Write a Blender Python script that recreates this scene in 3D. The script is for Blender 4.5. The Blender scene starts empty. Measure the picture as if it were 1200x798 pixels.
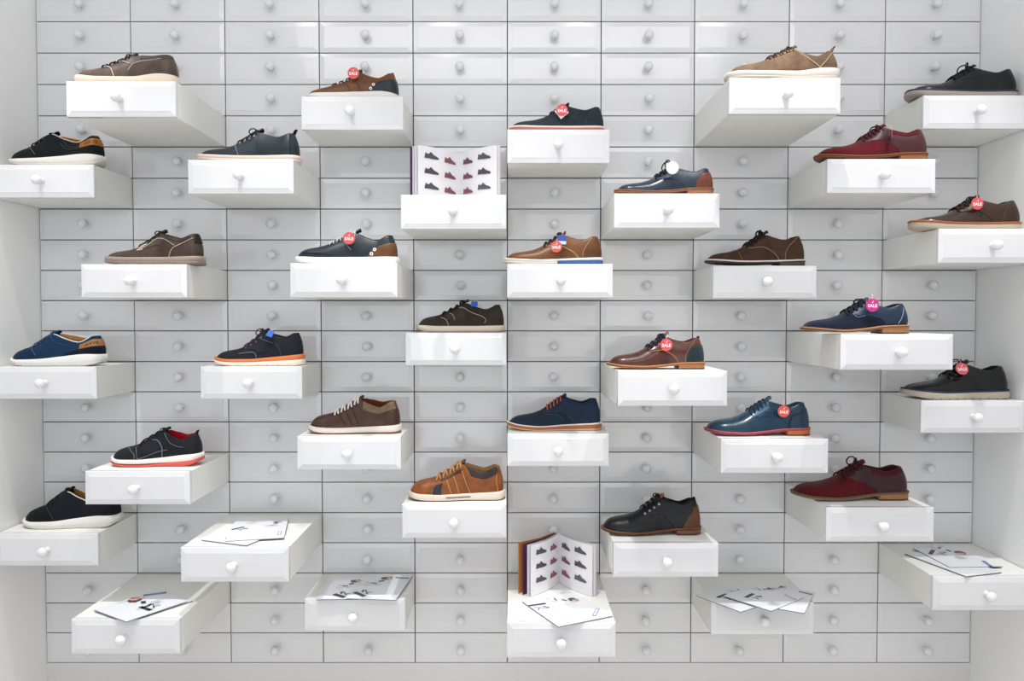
import bpy, math, random
from mathutils import Vector, Matrix
random.seed(7)
scene = bpy.context.scene
COL = scene.collection
PI = math.pi

# ------------------------------------------------------------------ camera
F = 932.4; D = 2.8; EYE = 1.5
PITCH = math.atan(27 / F)
cam = bpy.data.cameras.new('camera'); co = bpy.data.objects.new('camera', cam); COL.objects.link(co)
cam.lens = 36 * F / 1200; cam.sensor_width = 36; cam.clip_start = .05
co.location = (0, -D, EYE); co.rotation_euler = (PI / 2 - PITCH, 0, 0)
scene.camera = co
RM = Matrix.Rotation(PI / 2 - PITCH, 3, 'X')

def ray(px, py):
    return RM @ Vector(((px - 600) / F, -(py - 399) / F, -1))
def at_y(px, py, y=0.0):          # photo point carried to the vertical plane Y=y
    r = ray(px, py); t = (y + D) / r.y
    return Vector((0, -D, EYE)) + r * t
def at_z(px, py, z):              # photo point carried to the level plane Z=z
    r = ray(px, py); t = (z - EYE) / r.z
    return Vector((0, -D, EYE)) + r * t

# ------------------------------------------------------------------ materials
def lin(c):
    c = c / 255
    return c / 12.92 if c <= .04045 else ((c + .055) / 1.055) ** 2.4
def rgb(h):
    return (lin(int(h[0:2], 16)), lin(int(h[2:4], 16)), lin(int(h[4:6], 16)), 1)
MC = {}
def mat(kind, h):
    k = kind + h
    if k in MC: return MC[k]
    m = bpy.data.materials.new(k); m.use_nodes = True
    nt = m.node_tree; b = nt.nodes['Principled BSDF']
    P = dict(leather=(.38, 55, .22, .12), polish=(.27, 40, .1, .1), suede=(.95, 240, .3, .22), nubuck=(.75, 120, .3, .2),
             knit=(.95, 420, .5, .18), rubber=(.6, 90, .12, .06), lace=(.85, 300, .3, .1), wood=(.5, 40, .1, .12),
             lacquer=(.16, 3, 0, .012), paint=(.7, 4, .02, .015), paper=(.45, 8, .01, .01), plain=(.5, 20, 0, .01),
             card=(.4, 20, 0, .01), metal=(.3, 20, 0, .01), dark=(.8, 10, 0, .02))[kind]
    rough, sc, bump, var = P
    b.inputs['Roughness'].default_value = rough
    tc = nt.nodes.new('ShaderNodeTexCoord'); nz = nt.nodes.new('ShaderNodeTexNoise')
    nz.inputs['Scale'].default_value = sc; nz.inputs['Detail'].default_value = 4
    nt.links.new(tc.outputs['Object'], nz.inputs['Vector'])
    mp = nt.nodes.new('ShaderNodeMapRange'); mp.inputs[3].default_value = 1 - var * 1.6; mp.inputs[4].default_value = 1 + var * 1.6
    nt.links.new(nz.outputs[0], mp.inputs[0])
    mx = nt.nodes.new('ShaderNodeVectorMath'); mx.operation = 'SCALE'
    base = rgb(h)[:3]
    if kind in ('leather', 'polish', 'suede', 'nubuck', 'knit', 'wood'):
        g = sum(base) / 3; base = [max(.002, b_ * 1.10 - g * .10) * (.85 if kind == 'wood' else .64) for b_ in base]
    mx.inputs[0].default_value = base
    if kind in ('leather', 'polish', 'suede', 'nubuck'):      # broad worn patches under the fine grain
        n3 = nt.nodes.new('ShaderNodeTexNoise'); n3.inputs['Scale'].default_value = 9; n3.inputs['Detail'].default_value = 6; n3.inputs['Roughness'].default_value = .65
        nt.links.new(tc.outputs['Object'], n3.inputs['Vector'])
        mp3 = nt.nodes.new('ShaderNodeMapRange'); mp3.inputs[1].default_value = .3; mp3.inputs[2].default_value = .7
        mp3.inputs[3].default_value = .66; mp3.inputs[4].default_value = 1.34
        nt.links.new(n3.outputs[0], mp3.inputs[0])
        mu = nt.nodes.new('ShaderNodeMath'); mu.operation = 'MULTIPLY'; nt.links.new(mp.outputs[0], mu.inputs[0]); nt.links.new(mp3.outputs[0], mu.inputs[1]); mp = mu
    nt.links.new(mp.outputs[0], mx.inputs['Scale']); nt.links.new(mx.outputs[0], b.inputs['Base Color'])
    if bump:
        bp = nt.nodes.new('ShaderNodeBump'); bp.inputs['Strength'].default_value = bump; bp.inputs['Distance'].default_value = .0008
        n2 = nt.nodes.new('ShaderNodeTexNoise'); n2.inputs['Scale'].default_value = 260 if kind in ('leather', 'polish') else 500
        nt.links.new(tc.outputs['Object'], n2.inputs['Vector']); nt.links.new(n2.outputs[0], bp.inputs['Height'])
        nt.links.new(bp.outputs[0], b.inputs['Normal'])
    if kind in ('suede', 'nubuck', 'knit'):
        b.inputs['Sheen Weight'].default_value = .12 if kind == 'suede' else .04
        b.inputs['Specular IOR Level'].default_value = .25
    if kind == 'polish': b.inputs['Coat Weight'].default_value = .25; b.inputs['Coat Roughness'].default_value = .15
    if kind == 'lacquer': b.inputs['Coat Weight'].default_value = .6; b.inputs['Coat Roughness'].default_value = .04
    if kind in ('leather', 'lace', 'polish'): b.inputs['Specular IOR Level'].default_value = .32
    if kind == 'metal': b.inputs['Metallic'].default_value = 1
    MC[k] = m
    return m
WHITE = mat('lacquer', 'E8E8EA'); CLOSED_SHADED = mat('lacquer', 'E4E4E6'); BOXM = mat('paint', 'F1F1EC')  # closed fronts and knobs: same lacquer, part of their shade put into the colour

# ------------------------------------------------------------------ mesh helpers
class MB:
    def __init__(s): s.v = []; s.f = []; s.m = []; s.mats = []
    def mi(s, m):
        if m not in s.mats: s.mats.append(m)
        return s.mats.index(m)
    def add(s, vs, fs, m):
        o = len(s.v); k = s.mi(m); s.v += [tuple(v) for v in vs]
        for f in fs: s.f.append([i + o for i in f]); s.m.append(k)
    def box(s, x0, x1, y0, y1, z0, z1, m, T=None):
        vs = [Vector((x, y, z)) for z in (z0, z1) for y in (y0, y1) for x in (x0, x1)]
        if T: vs = [T @ v for v in vs]
        s.add(vs, [(0, 2, 3, 1), (4, 5, 7, 6), (0, 1, 5, 4), (2, 6, 7, 3), (0, 4, 6, 2), (1, 3, 7, 5)], m)
    def tube(s, pts, r, m, n=6, closed=False):
        pts = [Vector(p) for p in pts]; N = len(pts)
        if N < 2: return
        vs = []; fs = []; prev = None
        for i, p in enumerate(pts):
            a = pts[(i - 1) % N] if (closed or i > 0) else p
            b = pts[(i + 1) % N] if (closed or i < N - 1) else p
            t = (b - a)
            if t.length < 1e-9: t = Vector((1, 0, 0))
            t.normalize()
            if prev is None:
                up = Vector((0, 0, 1)) if abs(t.z) < .9 else Vector((0, 1, 0))
                u = t.cross(up).normalized()
            else:
                u = (prev - t * prev.dot(t))
                u = u.normalized() if u.length > 1e-6 else t.orthogonal().normalized()
            prev = u; w = t.cross(u)
            for k in range(n):
                g = 2 * PI * k / n; vs.append(p + (u * math.cos(g) + w * math.sin(g)) * r)
        for i in range(N if closed else N - 1):
            j = (i + 1) % N
            for k in range(n): fs.append((i * n + k, i * n + (k + 1) % n, j * n + (k + 1) % n, j * n + k))
        if not closed: fs.append(tuple(range(n))[::-1]); fs.append(tuple((N - 1) * n + k for k in range(n)))
        s.add(vs, fs, m)
    def lathe(s, prof, m, n=20, axis='y', c=(0, 0, 0)):      # prof: (radius, distance) ; axis -y
        vs = []; fs = []
        for r, d in prof:
            for k in range(n):
                g = 2 * PI * k / n
                vs.append((c[0] + r * math.cos(g), c[1] - d, c[2] + r * math.sin(g)))
        for i in range(len(prof) - 1):
            for k in range(n): fs.append((i * n + k, i * n + (k + 1) % n, (i + 1) * n + (k + 1) % n, (i + 1) * n + k))
        fs.append(tuple((len(prof) - 1) * n + k for k in range(n)))
        s.add(vs, fs, m)
    def poly(s, pts, m): s.add(pts, [tuple(range(len(pts)))], m)
    def build(s, name, parent=None, smooth=False, recalc=True):
        me = bpy.data.meshes.new(name); me.from_pydata(s.v, [], s.f)
        for m in s.mats: me.materials.append(m)
        for p, k in zip(me.polygons, s.m): p.material_index = k; p.use_smooth = smooth
        if recalc:
            import bmesh
            bm = bmesh.new(); bm.from_mesh(me); bmesh.ops.recalc_face_normals(bm, faces=bm.faces); bm.to_mesh(me); bm.free()
        me.update()
        o = bpy.data.objects.new(name, me); COL.objects.link(o)
        if parent: o.parent = parent
        return o
def tag(o, label, cat, group=None):
    o['label'] = label; o['category'] = cat
    if group: o['group'] = group
    return o
def empty(name, loc, rz=0):
    o = bpy.data.objects.new(name, None); COL.objects.link(o); o.location = loc; o.rotation_euler = (0, 0, rz); o.empty_display_size = .05
    return o
def struct(o): o['kind'] = 'structure'; return o
_txt = {}
def text_verts(body):              # flat lettering: unit height, centred, in the x-z plane facing -y
    if body in _txt: return _txt[body]
    cu = bpy.data.curves.new('lettering', 'FONT'); cu.body = body; cu.size = 1; cu.resolution_u = 2
    cu.align_x = 'CENTER'; cu.align_y = 'CENTER'; cu.offset = .025
    ob = bpy.data.objects.new('lettering', cu); COL.objects.link(ob)
    dg = bpy.context.evaluated_depsgraph_get(); dg.update()
    me = bpy.data.meshes.new_from_object(ob.evaluated_get(dg))
    vs = [v.co.copy() for v in me.vertices]; fs = [tuple(p.vertices) for p in me.polygons]
    bpy.data.objects.remove(ob); bpy.data.curves.remove(cu); bpy.data.meshes.remove(me)
    _txt[body] = (vs, fs); return vs, fs

# ------------------------------------------------------------------ the grid of drawers
CX = [47.5, 157, 266.5, 376, 485, 594.5, 703.5, 812, 922, 1033.5, 1144]
RY = [-11.5, 25, 61.8, 98.7, 135.5, 172, 208.7, 244.8, 281, 316.8, 352.2, 387.8, 423.8, 459.2, 494.5, 530, 565.2, 601, 636.3, 671.7, 707, 742, 777]
XL = [at_y(c, 372).x for c in CX]
ZL = [at_y(600, r).z for r in RY]
GAP = .0015
# (column, row, scale of the front against the cabinet face)
OPEN = {'d1': (1, 4, 1.173), 'd2': (0, 6, 1.101), 'd3': (3, 4, 1.098), 'd4': (2, 6, 1.136), 'd5': (4, 7, 1.135), 'd6': (5, 5, 1.105),
        'd7': (6, 7, 1.148), 'd8': (7, 4, 1.19), 'd9': (9, 4, 1.104), 'd10': (8, 6, 1.142), 'd11': (1, 9, 1.141), 'd12': (3, 9, 1.163),
        'd13': (5, 9, 1.147), 'd14': (7, 9, 1.11), 'd15': (9, 8, 1.15), 'd16': (4, 11, 1.092), 'd17': (0, 12, 1.102), 'd18': (2, 12, 1.10),
        'd19': (6, 12, 1.197), 'd20': (8, 11, 1.197), 'd21': (9, 13, 1.11), 'd22': (3, 14, 1.133), 'd23': (5, 14, 1.108), 'd24': (7, 14, 1.16),
        'd25': (1, 15, 1.139), 'd26': (4, 16, 1.133), 'd27': (8, 16, 1.152), 'd28': (0, 17, 1.105), 'd29': (2, 17, 1.178), 'd30': (6, 17, 1.155),
        'd31': (9, 18, 1.15), 'd32': (1, 19, 1.182), 'd33': (3, 19, 1.10), 'd34': (5, 19, 1.195), 'd35': (7, 19, 1.113)}
def front_y(s): return -D * (1 - 1 / s)
DR = {}
byrc = {}
for k, (c, r, s) in OPEN.items():
    byrc[(c, r)] = (k, s)
    DR[k] = dict(x0=XL[c] + GAP, x1=XL[c + 1] - GAP, z0=ZL[r + 1] + GAP, z1=ZL[r] - GAP, y=front_y(s))
HOLD = dict(d5='open catalogue standing on it', d29='two brochures on it', d31='two fanned brochures on it', d32='two brochures on it, lowest in its column',
            d33='two overlapping brochures on it', d34='standing catalogue and brochure on it', d35='three fanned brochures on it')
CAB = ['leftmost, beside the left side wall', 'second from the left', 'third from the left', 'fourth from the left', 'fifth, with a catalogue on its top open drawer',
       'sixth from the left', 'fourth from the right', 'third from the right', 'second from the right', 'rightmost, beside the right side wall']
KN = [(.0100, 0), (.0100, .003), (.0068, .006), (.0060, .014), (.0080, .0175), (.0132, .0205), (.0156, .0255), (.0154, .031), (.0128, .0362), (.0118, .0364), (.0112, .0372), (.0062, .0398), (.001, .0404)]
knob_meshes = []
for km in (CLOSED_SHADED, mat('lacquer', 'F0F0F0')):
    kb = MB(); kb.lathe(KN, km); knob0 = kb.build('knob', smooth=True); knob_meshes.append(knob0.data); bpy.data.objects.remove(knob0)
CH = .0155
def drawer_mesh(w, h, depth):
    """origin: centre of the face, front at -y; chamfered raised field, box behind"""
    b = MB(); hw = w / 2; hh = h / 2
    mm = WHITE if depth > 0 else CLOSED_SHADED
    CD = .0036 if depth > 0 else .0024
    r0 = [(-hw, -hh), (hw, -hh), (hw, hh), (-hw, hh)]
    r1 = [(-hw + CH, -hh + CH), (hw - CH, -hh + CH), (hw - CH, hh - CH), (-hw + CH, hh - CH)]
    e = .0012
    ra = [(-hw + e, -hh + e), (hw - e, -hh + e), (hw - e, hh - e), (-hw + e, hh - e)]
    vs = [(x, .02, z) for x, z in r0] + [(x, CD + .0012, z) for x, z in r0] + [(x, CD, z) for x, z in ra] + [(x, .0006, z) for x, z in r1]
    q = .0008
    r2 = [(-hw + CH + q, -hh + CH + q), (hw - CH - q, -hh + CH + q), (hw - CH - q, hh - CH - q), (-hw + CH + q, hh - CH - q)]
    vs += [(x, 0, z) for x, z in r2]
    fs = [(3, 2, 1, 0), (16, 17, 18, 19)]
    for l in range(4):
        for k in range(4): fs.append((l * 4 + k, l * 4 + (k + 1) % 4, (l + 1) * 4 + (k + 1) % 4, (l + 1) * 4 + k))
    b.add(vs, fs, mm)
    if depth > 0:
        i = .0007
        b.box(-hw + i, hw - i, .0195, depth, -hh + i, hh - i, BOXM)
    return b
for c in range(10):
    cx = (XL[c] + XL[c + 1]) / 2
    root = empty('drawer_cabinet', (cx, 0, ZL[-1]))
    tag(root, 'tall white glossy drawer cabinet, ' + CAB[c], 'cabinet', 'tall drawer cabinets covering the back wall')
    w = XL[c + 1] - XL[c]
    body = MB(); zt_ = ZL[0] - ZL[-1]
    body.box(-w / 2 + .0005, w / 2 - .0005, .024, .55, 0.0005, zt_, mat('dark', '66666A'))  # dark grey puts the shade of the deep gaps into the body colour
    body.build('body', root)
    for r in range(22):
        zc = (ZL[r] + ZL[r + 1]) / 2; h = ZL[r] - ZL[r + 1] - 2 * GAP
        op = byrc.get((c, r))
        y = front_y(op[1]) if op else 0.0
        d = drawer_mesh(w - 2 * GAP, h, (-y + .012) if op else 0).build('drawer', root)
        d.location = (0, y, zc - ZL[-1])
        if op:
            what = HOLD.get(op[0], 'a shoe displayed on it'); d['label'] = 'drawer pulled out with ' + what
        k = bpy.data.objects.new('knob', knob_meshes[1 if op else 0]); COL.objects.link(k); k.parent = d; k.location = (random.uniform(-.002, .002), 0, 0)

# ------------------------------------------------------------------ the room
wallm = mat('paint', 'FAFAFA')
def slab(name, x0, x1, y0, y1, z0, z1, m):
    b = MB(); b.box(x0, x1, y0, y1, z0, z1, m); return struct(b.build(name))
X0 = XL[0] - .001; X1 = XL[-1] + .001; CEIL = 3.4
slab('trim_1', X0, X1, 0.004, .55, 0, ZL[-1] - .001, mat('lacquer', 'DCDBDA'))
slab('wall_back', X0, X1, 0.02, .55, ZL[0] + .001, CEIL, wallm)
slab('wall_left', X0 - .12, X0, -4.6, .55, 0, CEIL, wallm)
slab('wall_right', X1, X1 + .12, -4.6, .55, 0, CEIL, wallm)
slab('floor', X0 - .12, X1 + .12, -4.6, .55, -.08, 0, mat('paint', 'DEDBD6'))
slab('ceiling', X0 - .12, X1 + .12, -4.6, .55, CEIL, CEIL + .08, mat('paint', 'E6E6E6'))

# ------------------------------------------------------------------ shoes
def pchip(pts):
    xs = [p[0] for p in pts]; ys = [p[1] for p in pts]; n = len(xs)
    h = [xs[i + 1] - xs[i] for i in range(n - 1)]; dl = [(ys[i + 1] - ys[i]) / h[i] for i in range(n - 1)]
    m = [dl[0]] + [0 if dl[i - 1] * dl[i] <= 0 else 2 * dl[i - 1] * dl[i] / (dl[i - 1] + dl[i]) for i in range(1, n - 1)] + [dl[-1]]
    def f(x):
        if x <= xs[0]: return ys[0]
        if x >= xs[-1]: return ys[-1]
        for i in range(n - 1):
            if x <= xs[i + 1]: break
        t = (x - xs[i]) / h[i]
        return ((1 + 2 * t) * (1 - t) ** 2 * ys[i] + t * (1 - t) ** 2 * h[i] * m[i] + t * t * (3 - 2 * t) * ys[i + 1] + t * t * (t - 1) * h[i] * m[i + 1])
    return f
def sm(a, b, x):
    t = max(0, min(1, (x - a) / (b - a))); return t * t * (3 - 2 * t)
def lerp(a, b, t): return a + (b - a) * t
def rnd(t, p=2.2): t = max(0, min(1, t)); return (max(0, 1 - (1 - t) ** p)) ** (1 / p)

class Shoe:
    """last of one shoe in units of its own length: u 0 toe .. 1 heel, v 0 sole .. 1 facing/collar .. 2 ridge"""
    def __init__(s, style, hs=1.0, **k):
        s.style = style; s.hs = hs
        if style == 'derby':
            s.uo = .60; s.ul = .40; s.toe_a = .20; s.wf = 1.0; s.far = .006
            top = [(0, .075), (.05, .115), (.12, .135), (.25, .155), (.34, .185), (.45, .25), (.58, .325), (.62, .33), (1, .33)]
            s.dip, s.heel = .262, .302
            s.zt = pchip([(0, .062), (.15, .042), (.35, .033), (.55, .045), (.75, .066), (1, .072)])
            s.zb = pchip([(0, .036), (.12, .012), (.25, .001), (1, 0)])
        elif style == 'sneaker':
            s.uo = .56; s.ul = .29; s.toe_a = .17; s.wf = 1.06; s.far = .022
            top = [(0, .08), (.04, .135), (.12, .165), (.22, .185), (.30, .21), (.42, .27), (.54, .325), (.60, .335), (1, .33)]
            s.dip, s.heel = .245, .30
            s.zt = pchip([(0, .085), (.12, .068), (.35, .062), (.6, .068), (1, .088)])
            s.zb = pchip([(0, .03), (.12, .008), (.22, 0), (.93, 0), (1, .008)])
        else:
            s.uo = .47; s.ul = .27; s.toe_a = .19; s.wf = 1.08; s.far = .05
            top = [(0, .09), (.04, .13), (.12, .165), (.22, .2), (.30, .24), (.38, .295), (.45, .325), (.52, .335), (1, .33)]
            s.dip, s.heel = .235, .305
            s.zt = pchip([(0, .082), (.12, .066), (.35, .072), (.6, .1), (.85, .125), (1, .12)])
            s.zb = pchip([(0, .04), (.12, .012), (.22, 0), (.8, 0), (.92, .015), (1, .05)])
        for a, b in k.items():
            if a == 'ztop': s.zt = pchip(b)
            elif a == 'zbot': s.zb = pchip(b)
            elif a == 'top': top = b
            else: setattr(s, a, b)
        s.P = pchip([(a, b * hs) for a, b in top])
        th = s.P(s.uo)
        md = s.uo + (.96 - s.uo) * .58
        s.C = pchip([(s.uo - .05, th), (s.uo, th - .008), (lerp(s.uo, md, .45), lerp(th, s.dip * hs, .62)), (md, s.dip * hs), (lerp(md, .95, .55), lerp(s.dip, s.heel, .45) * hs), (.955, s.heel * hs), (1, s.heel * hs + .003)])
        s.W = pchip([(0, .15), (.15, .16), (.33, .17), (.48, .152), (.63, .128), (.8, .122), (1, .118)])
    def w(s, u):
        return s.W(u) * s.wf * rnd(u / s.toe_a, 2.1) * rnd((1 - u) / .13, 2.3)
    def bend(s, u): return .014 * math.sin(PI * min(1, max(0, u))) * 1.0
    def H(s, u):
        z = s.zt(u); return z + (s.P(u) - z) * rnd(u / .085, 2.2)
    def pt(s, u, v, side=-1):
        u = max(0, min(1, u)); ww = s.w(u) * .965; z0 = s.zt(u) - .006
        # closed forefoot section
        th = math.radians(58 * v if v <= 1 else 58 + 32 * (v - 1))
        if s.style == 'derby': e1 = lerp(.80, 1.18, sm(.2, .5, u))
        else: e1 = lerp(.72, 1.1, sm(.2, .5, u))
        yc = ww * max(0, math.cos(th)) ** e1; zc = z0 + (s.H(u) - z0) * math.sin(th) ** lerp(.95, .92, sm(.2, .5, u))
        # open section
        C = s.C(u) + (s.far * math.sin(PI * max(0, min(1, (u - s.uo) / (.95 - s.uo)))) if side > 0 else 0); wt = ww * lerp(.50, .66, sm(s.uo, .85, u))
        vv = min(v, 1)
        yo = lerp(ww, wt, vv ** 1.35) + .012 * math.sin(PI * vv) * min(1, ww / .1)
        zo = z0 + (C - z0) * vv
        xo = 0
        if v > 1:
            t = v - 1
            rim = min(t / .12, 1); yo = max(0, wt - .02 * rim * min(1, wt / .05)); zo = C + .006 * math.sin(PI * min(t / .12, 1)); xo = -.022 * rim * sm(.9, 1, u)
            if t > .12: zo = lerp(C, s.zt(u) + .03, min(1, (t - .12) / .4)); xo *= 1
            if t > .52: yo *= 1 - (t - .52) / .48
        k = sm(0, .3, v - 1)
        o = sm(s.uo - lerp(.10, .012, k), s.uo + lerp(.03, .012, k), u)
        y = lerp(yc, yo, o); z = lerp(zc, zo, o)
        hv = min(v, 1)
        lean = (.042 * hv ** 1.3 - .012 * math.sin(PI * hv)) * sm(.75, 1, u)
        x = u - lean + xo * o
        x = .008 + x * .984
        return Vector((x, side * y + s.bend(u), z))
    def nrm(s, u, v, side=-1):
        e = .004; u = max(e, min(1 - e, u))
        a = s.pt(u + e, v, side) - s.pt(u - e, v, side)
        b = s.pt(u, min(v + .02, 1.98), side) - s.pt(u, max(0, v - .02), side)
        n = a.cross(b)
        if n.length < 1e-9: return Vector((0, side, 0))
        n.normalize()
        c = Vector((.5, 0, .1)) if u > .06 else Vector((.3, 0, .1))
        p = s.pt(u, v, side)
        if (p - Vector((min(max(u, .1), .9), s.bend(u), .08))).dot(n) < 0: n = -n
        return n
    def off(s, u, v, d, side=-1): return s.pt(u, v, side) + s.nrm(u, v, side) * d

def at_v(spec, v):
    if isinstance(spec, (int, float)): return spec
    if v <= spec[0][0]: return spec[0][1]
    for (a, b), (c, d) in zip(spec, spec[1:]):
        if v <= c: t = (v - a) / (c - a); return b + (d - b) * t
    return spec[-1][1]
def smooth_line(pts, n=18):
    t = [0]
    for a, b in zip(pts, pts[1:]): t.append(t[-1] + math.hypot(b[0] - a[0], b[1] - a[1]) + 1e-6)
    fu = pchip([(q, p[0]) for q, p in zip(t, pts)]); fv = pchip([(q, p[1]) for q, p in zip(t, pts)])
    return [(fu(t[-1] * i / n), fv(t[-1] * i / n)) for i in range(n + 1)]

def build_shoe(name, S, L, loc, c, label, yaw=0):
    root = empty(name, loc, yaw); tag(root, label, 'shoe', 'single shoes displayed on the pulled-out drawers')
    def place(o): o.scale = (L, L, L); o.location = (-L / 2, 0, 0); return o
    # --- upper and lining
    us = sorted(set([round(.5 - .5 * math.cos(PI * i / 58), 5) for i in range(59)] + [round(S.uo + d, 5) for d in (-.012, -.008, -.004, 0, .004, .008, .012)]))
    vs = [0, .06, .14, .24, .34, .44, .54, .64, .74, .84, .92, 1, 1.04, 1.08, 1.12, 1.2, 1.32, 1.42, 1.52, 1.66, 1.82, 2]
    cols = [(-1, v) for v in vs] + [(1, v) for v in reversed(vs[:-1])]
    um = mat(*c['upper']); lm = mat(*c.get('lining', ('knit', '3A3532')))
    up = MB(); li = MB(); n = len(cols)
    V = [S.pt(u, v, sd) for u in us for sd, v in cols]
    fu_, fl_ = [], []
    for i in range(len(us) - 1):
        for j in range(n - 1):
            f = (i * n + j, (i + 1) * n + j, (i + 1) * n + j + 1, i * n + j + 1)
            vm = (cols[j][1] + cols[j + 1][1]) / 2; um_ = (us[i] + us[i + 1]) / 2
            (fl_ if (vm > 1.06 and um_ > S.uo - .002) else fu_).append(f)
    for b_, fs, mm in ((up, fu_, um), (li, fl_, lm)):
        used = sorted(set(k for f in fs for k in f)); mp = {k: q for q, k in enumerate(used)}
        b_.add([V[k] for k in used], [tuple(mp[k] for k in f) for f in fs], mm)
    place(up.build('upper', root, True)); place(li.build('lining', root, True))
    # --- sole layers
    def layer(pname, m, lo, hi, out=.0, u0=0, u1=1, bulge=.004, smooth=True, extra=None):
        uu = [u0 + (u1 - u0) * (.5 - .5 * math.cos(PI * i / 44)) for i in range(45)]
        lv = [(0, -.004), (.12, 0), (.5, bulge), (.88, 0), (1, -.003)]
        b = MB(); vs_ = []; fs = []; nl = len(lv)
        for u in uu:
            zl, zh = lo(u), hi(u); ww = S.w(u)
            for sd in (-1, 1):
                for t, o in lv:
                    oo = out + o; x = -oo + u * (1 + 2 * oo) if (u0 == 0 and u1 == 1) else (u + oo * sm(.5, 1, u))
                    vs_.append((x, sd * (ww + oo * rnd(u / .1) * rnd((1 - u) / .06)) + S.bend(u), lerp(zl, zh, t)))
        st = 2 * nl
        for i in range(len(uu) - 1):
            a = i * st; d = (i + 1) * st
            for sd in (0, nl):
                for k in range(nl - 1): fs.append((a + sd + k, d + sd + k, d + sd + k + 1, a + sd + k + 1))
            fs.append((a, d, d + nl, a + nl)); fs.append((a + nl - 1, d + nl - 1, d + 2 * nl - 1, a + 2 * nl - 1))
        for a in (0, (len(uu) - 1) * st):
            for k in range(nl - 1): fs.append((a + k, a + k + 1, a + nl + k + 1, a + nl + k))
        b.add(vs_, fs, m)
        if extra: extra(b)
        return place(b.build(pname, root, smooth))
    zb, zt = S.zb, S.zt
    if 'heel' in c:                     # dress sole: welt, thin outsole, heel block
        th = c.get('welt_t', .022)
        layer('welt', mat(*c['welt']), lambda u: zt(u) - th * .5, lambda u: zt(u) + .002, .011)
        layer('outsole', mat(*c['outsole']), lambda u: max(0, zt(u) - th - .002) if u > .2 else max(zb(u) * .9, zt(u) - th - .006), lambda u: zt(u) - th * .5, .008)
        ub = c.get('heel_u', .72)
        layer('heel_block', mat(*c['heel']), lambda u: .006, lambda u: zt(u) - th * .8, .007, ub, 1, 0)
        layer('heel_tip', mat('rubber', '2A2320'), lambda u: 0, lambda u: .008, .007, ub, 1, 0)
    else:
        fr = c['layers']                # list: name, material, lower fraction, upper fraction, outset
        for nm, mm, a, b_, o in fr:
            fa = a if callable(a) else (lambda u, a=a: a)
            fb = b_ if callable(b_) else (lambda u, b_=b_: b_)
            layer(nm, mat(*mm), lambda u, fa=fa: lerp(zb(u), zt(u) + .004, fa(u)), lambda u, fb=fb: lerp(zb(u), zt(u) + .004, fb(u)), o)
    if 'groove' in c:
        b = MB(); gm = mat('rubber', c['groove'][0])
        for u in c['groove'][1]:
            for sd in (-1, 1):
                yy = sd * (S.w(u) + .017) + S.bend(u)
                b.tube([(u, yy, zb(u) + .002), (u + .003, yy, zb(u) + c['groove'][2])], .0042, gm, 5)
        place(b.build('tread', root))
    if 'slit' in c:
        b = MB(); pts = [(u, -(S.w(u) + .0185) + S.bend(u), .036 + .006 * (u - .4) / .25) for u in [.4 + .25 * i / 8 for i in range(9)]]
        b.tube(pts, .005, mat('rubber', '2B2523'), 6); place(b.build('sole_slit', root))
    # --- overlays
    for spec in c.get('patches', []):
        nm, mm, lo, hi, v0, v1 = spec[:6]; d = spec[6] if len(spec) > 6 else .0045
        b = MB(); m_ = mat(*mm); NU = 26; NV = 15
        both = v1 > 1.9 or at_v(lo, 0) < .01 or at_v(hi, 0) > .97 or at_v(lo, 0) > .97
        ee = lambda i, n: 0 if i == 0 else 1 if i == n else .02 + .96 * (i - 1) / (n - 2)
        for sd in (-1, 1):
            vs_ = []
            for j in range(NV + 1):
                v = v0 + (v1 - v0) * ee(j, NV); a = at_v(lo, v); h = at_v(hi, v)
                for i in range(NU + 1):
                    t = ee(i, NU); u = a + (h - a) * t
                    edge = (i in (0,) and a > .002) or (i == NU and h < .995) or (j == 0 and v0 > .02) or (j == NV and v1 < 1.98)
                    vs_.append(S.off(u, v, -.001 if edge else d, sd))
            # a thin bevel ring: second row in from the border sits at full height because its cells are short
            b.add(vs_, [(j * (NU + 1) + i, j * (NU + 1) + i + 1, (j + 1) * (NU + 1) + i + 1, (j + 1) * (NU + 1) + i) for j in range(NV) for i in range(NU)], m_)
            if not both: place(b.build(nm, root, True)); b = MB()
        if both: place(b.build(nm, root, True))
    # --- seams
    if c.get('seams'):
        for h, pts, *r in c['seams']:
            m_ = mat('lace', h); rr = r[0] if r else .0026
            for sd in (-1, 1):
                b = MB(); b.tube([S.off(u, v, .0058, sd) for u, v in smooth_line(pts)], rr, m_, 5)
                place(b.build('stitched_seam', root, True))
    # --- collar piping
    if 'piping' in c:
        b = MB()
        uu = [S.uo + .005 + (.998 - S.uo) * i / 30 for i in range(31)]
        b.tube([S.pt(u, 1.03, -1) + Vector((0, 0, .004)) for u in uu] + [S.pt(u, 1.03, 1) + Vector((0, 0, .004)) for u in reversed(uu)], .0062, mat('lace', c['piping']), 6)
        place(b.build('collar_piping', root, True))
    # --- tongue
    tm = mat(*c.get('tongue', c['upper'])); b = MB(); vs_ = []; fs = []
    rise = c.get('tongue_rise', .022); NT = 12
    for i in range(NT + 1):
        t = i / NT; u = lerp(S.ul + .02, S.uo + .035, t); base = S.pt(min(u, S.uo - .02), 1.9).z
        cz = base + .006 + rise * sm(.55, 1, t) - .012 * sm(.9, 1, t) + (u - min(u, S.uo - .02)) * .55
        hw = lerp(.030, .050, t) * (1 - .35 * sm(.9, 1, t))
        for lay in (0, -.010):
            for k in range(7):
                q = -1 + k / 3; vs_.append((.008 + .984 * u + lay * .3, q * hw + S.bend(u), cz + lay - .024 * q * q))
    st = 14
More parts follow.
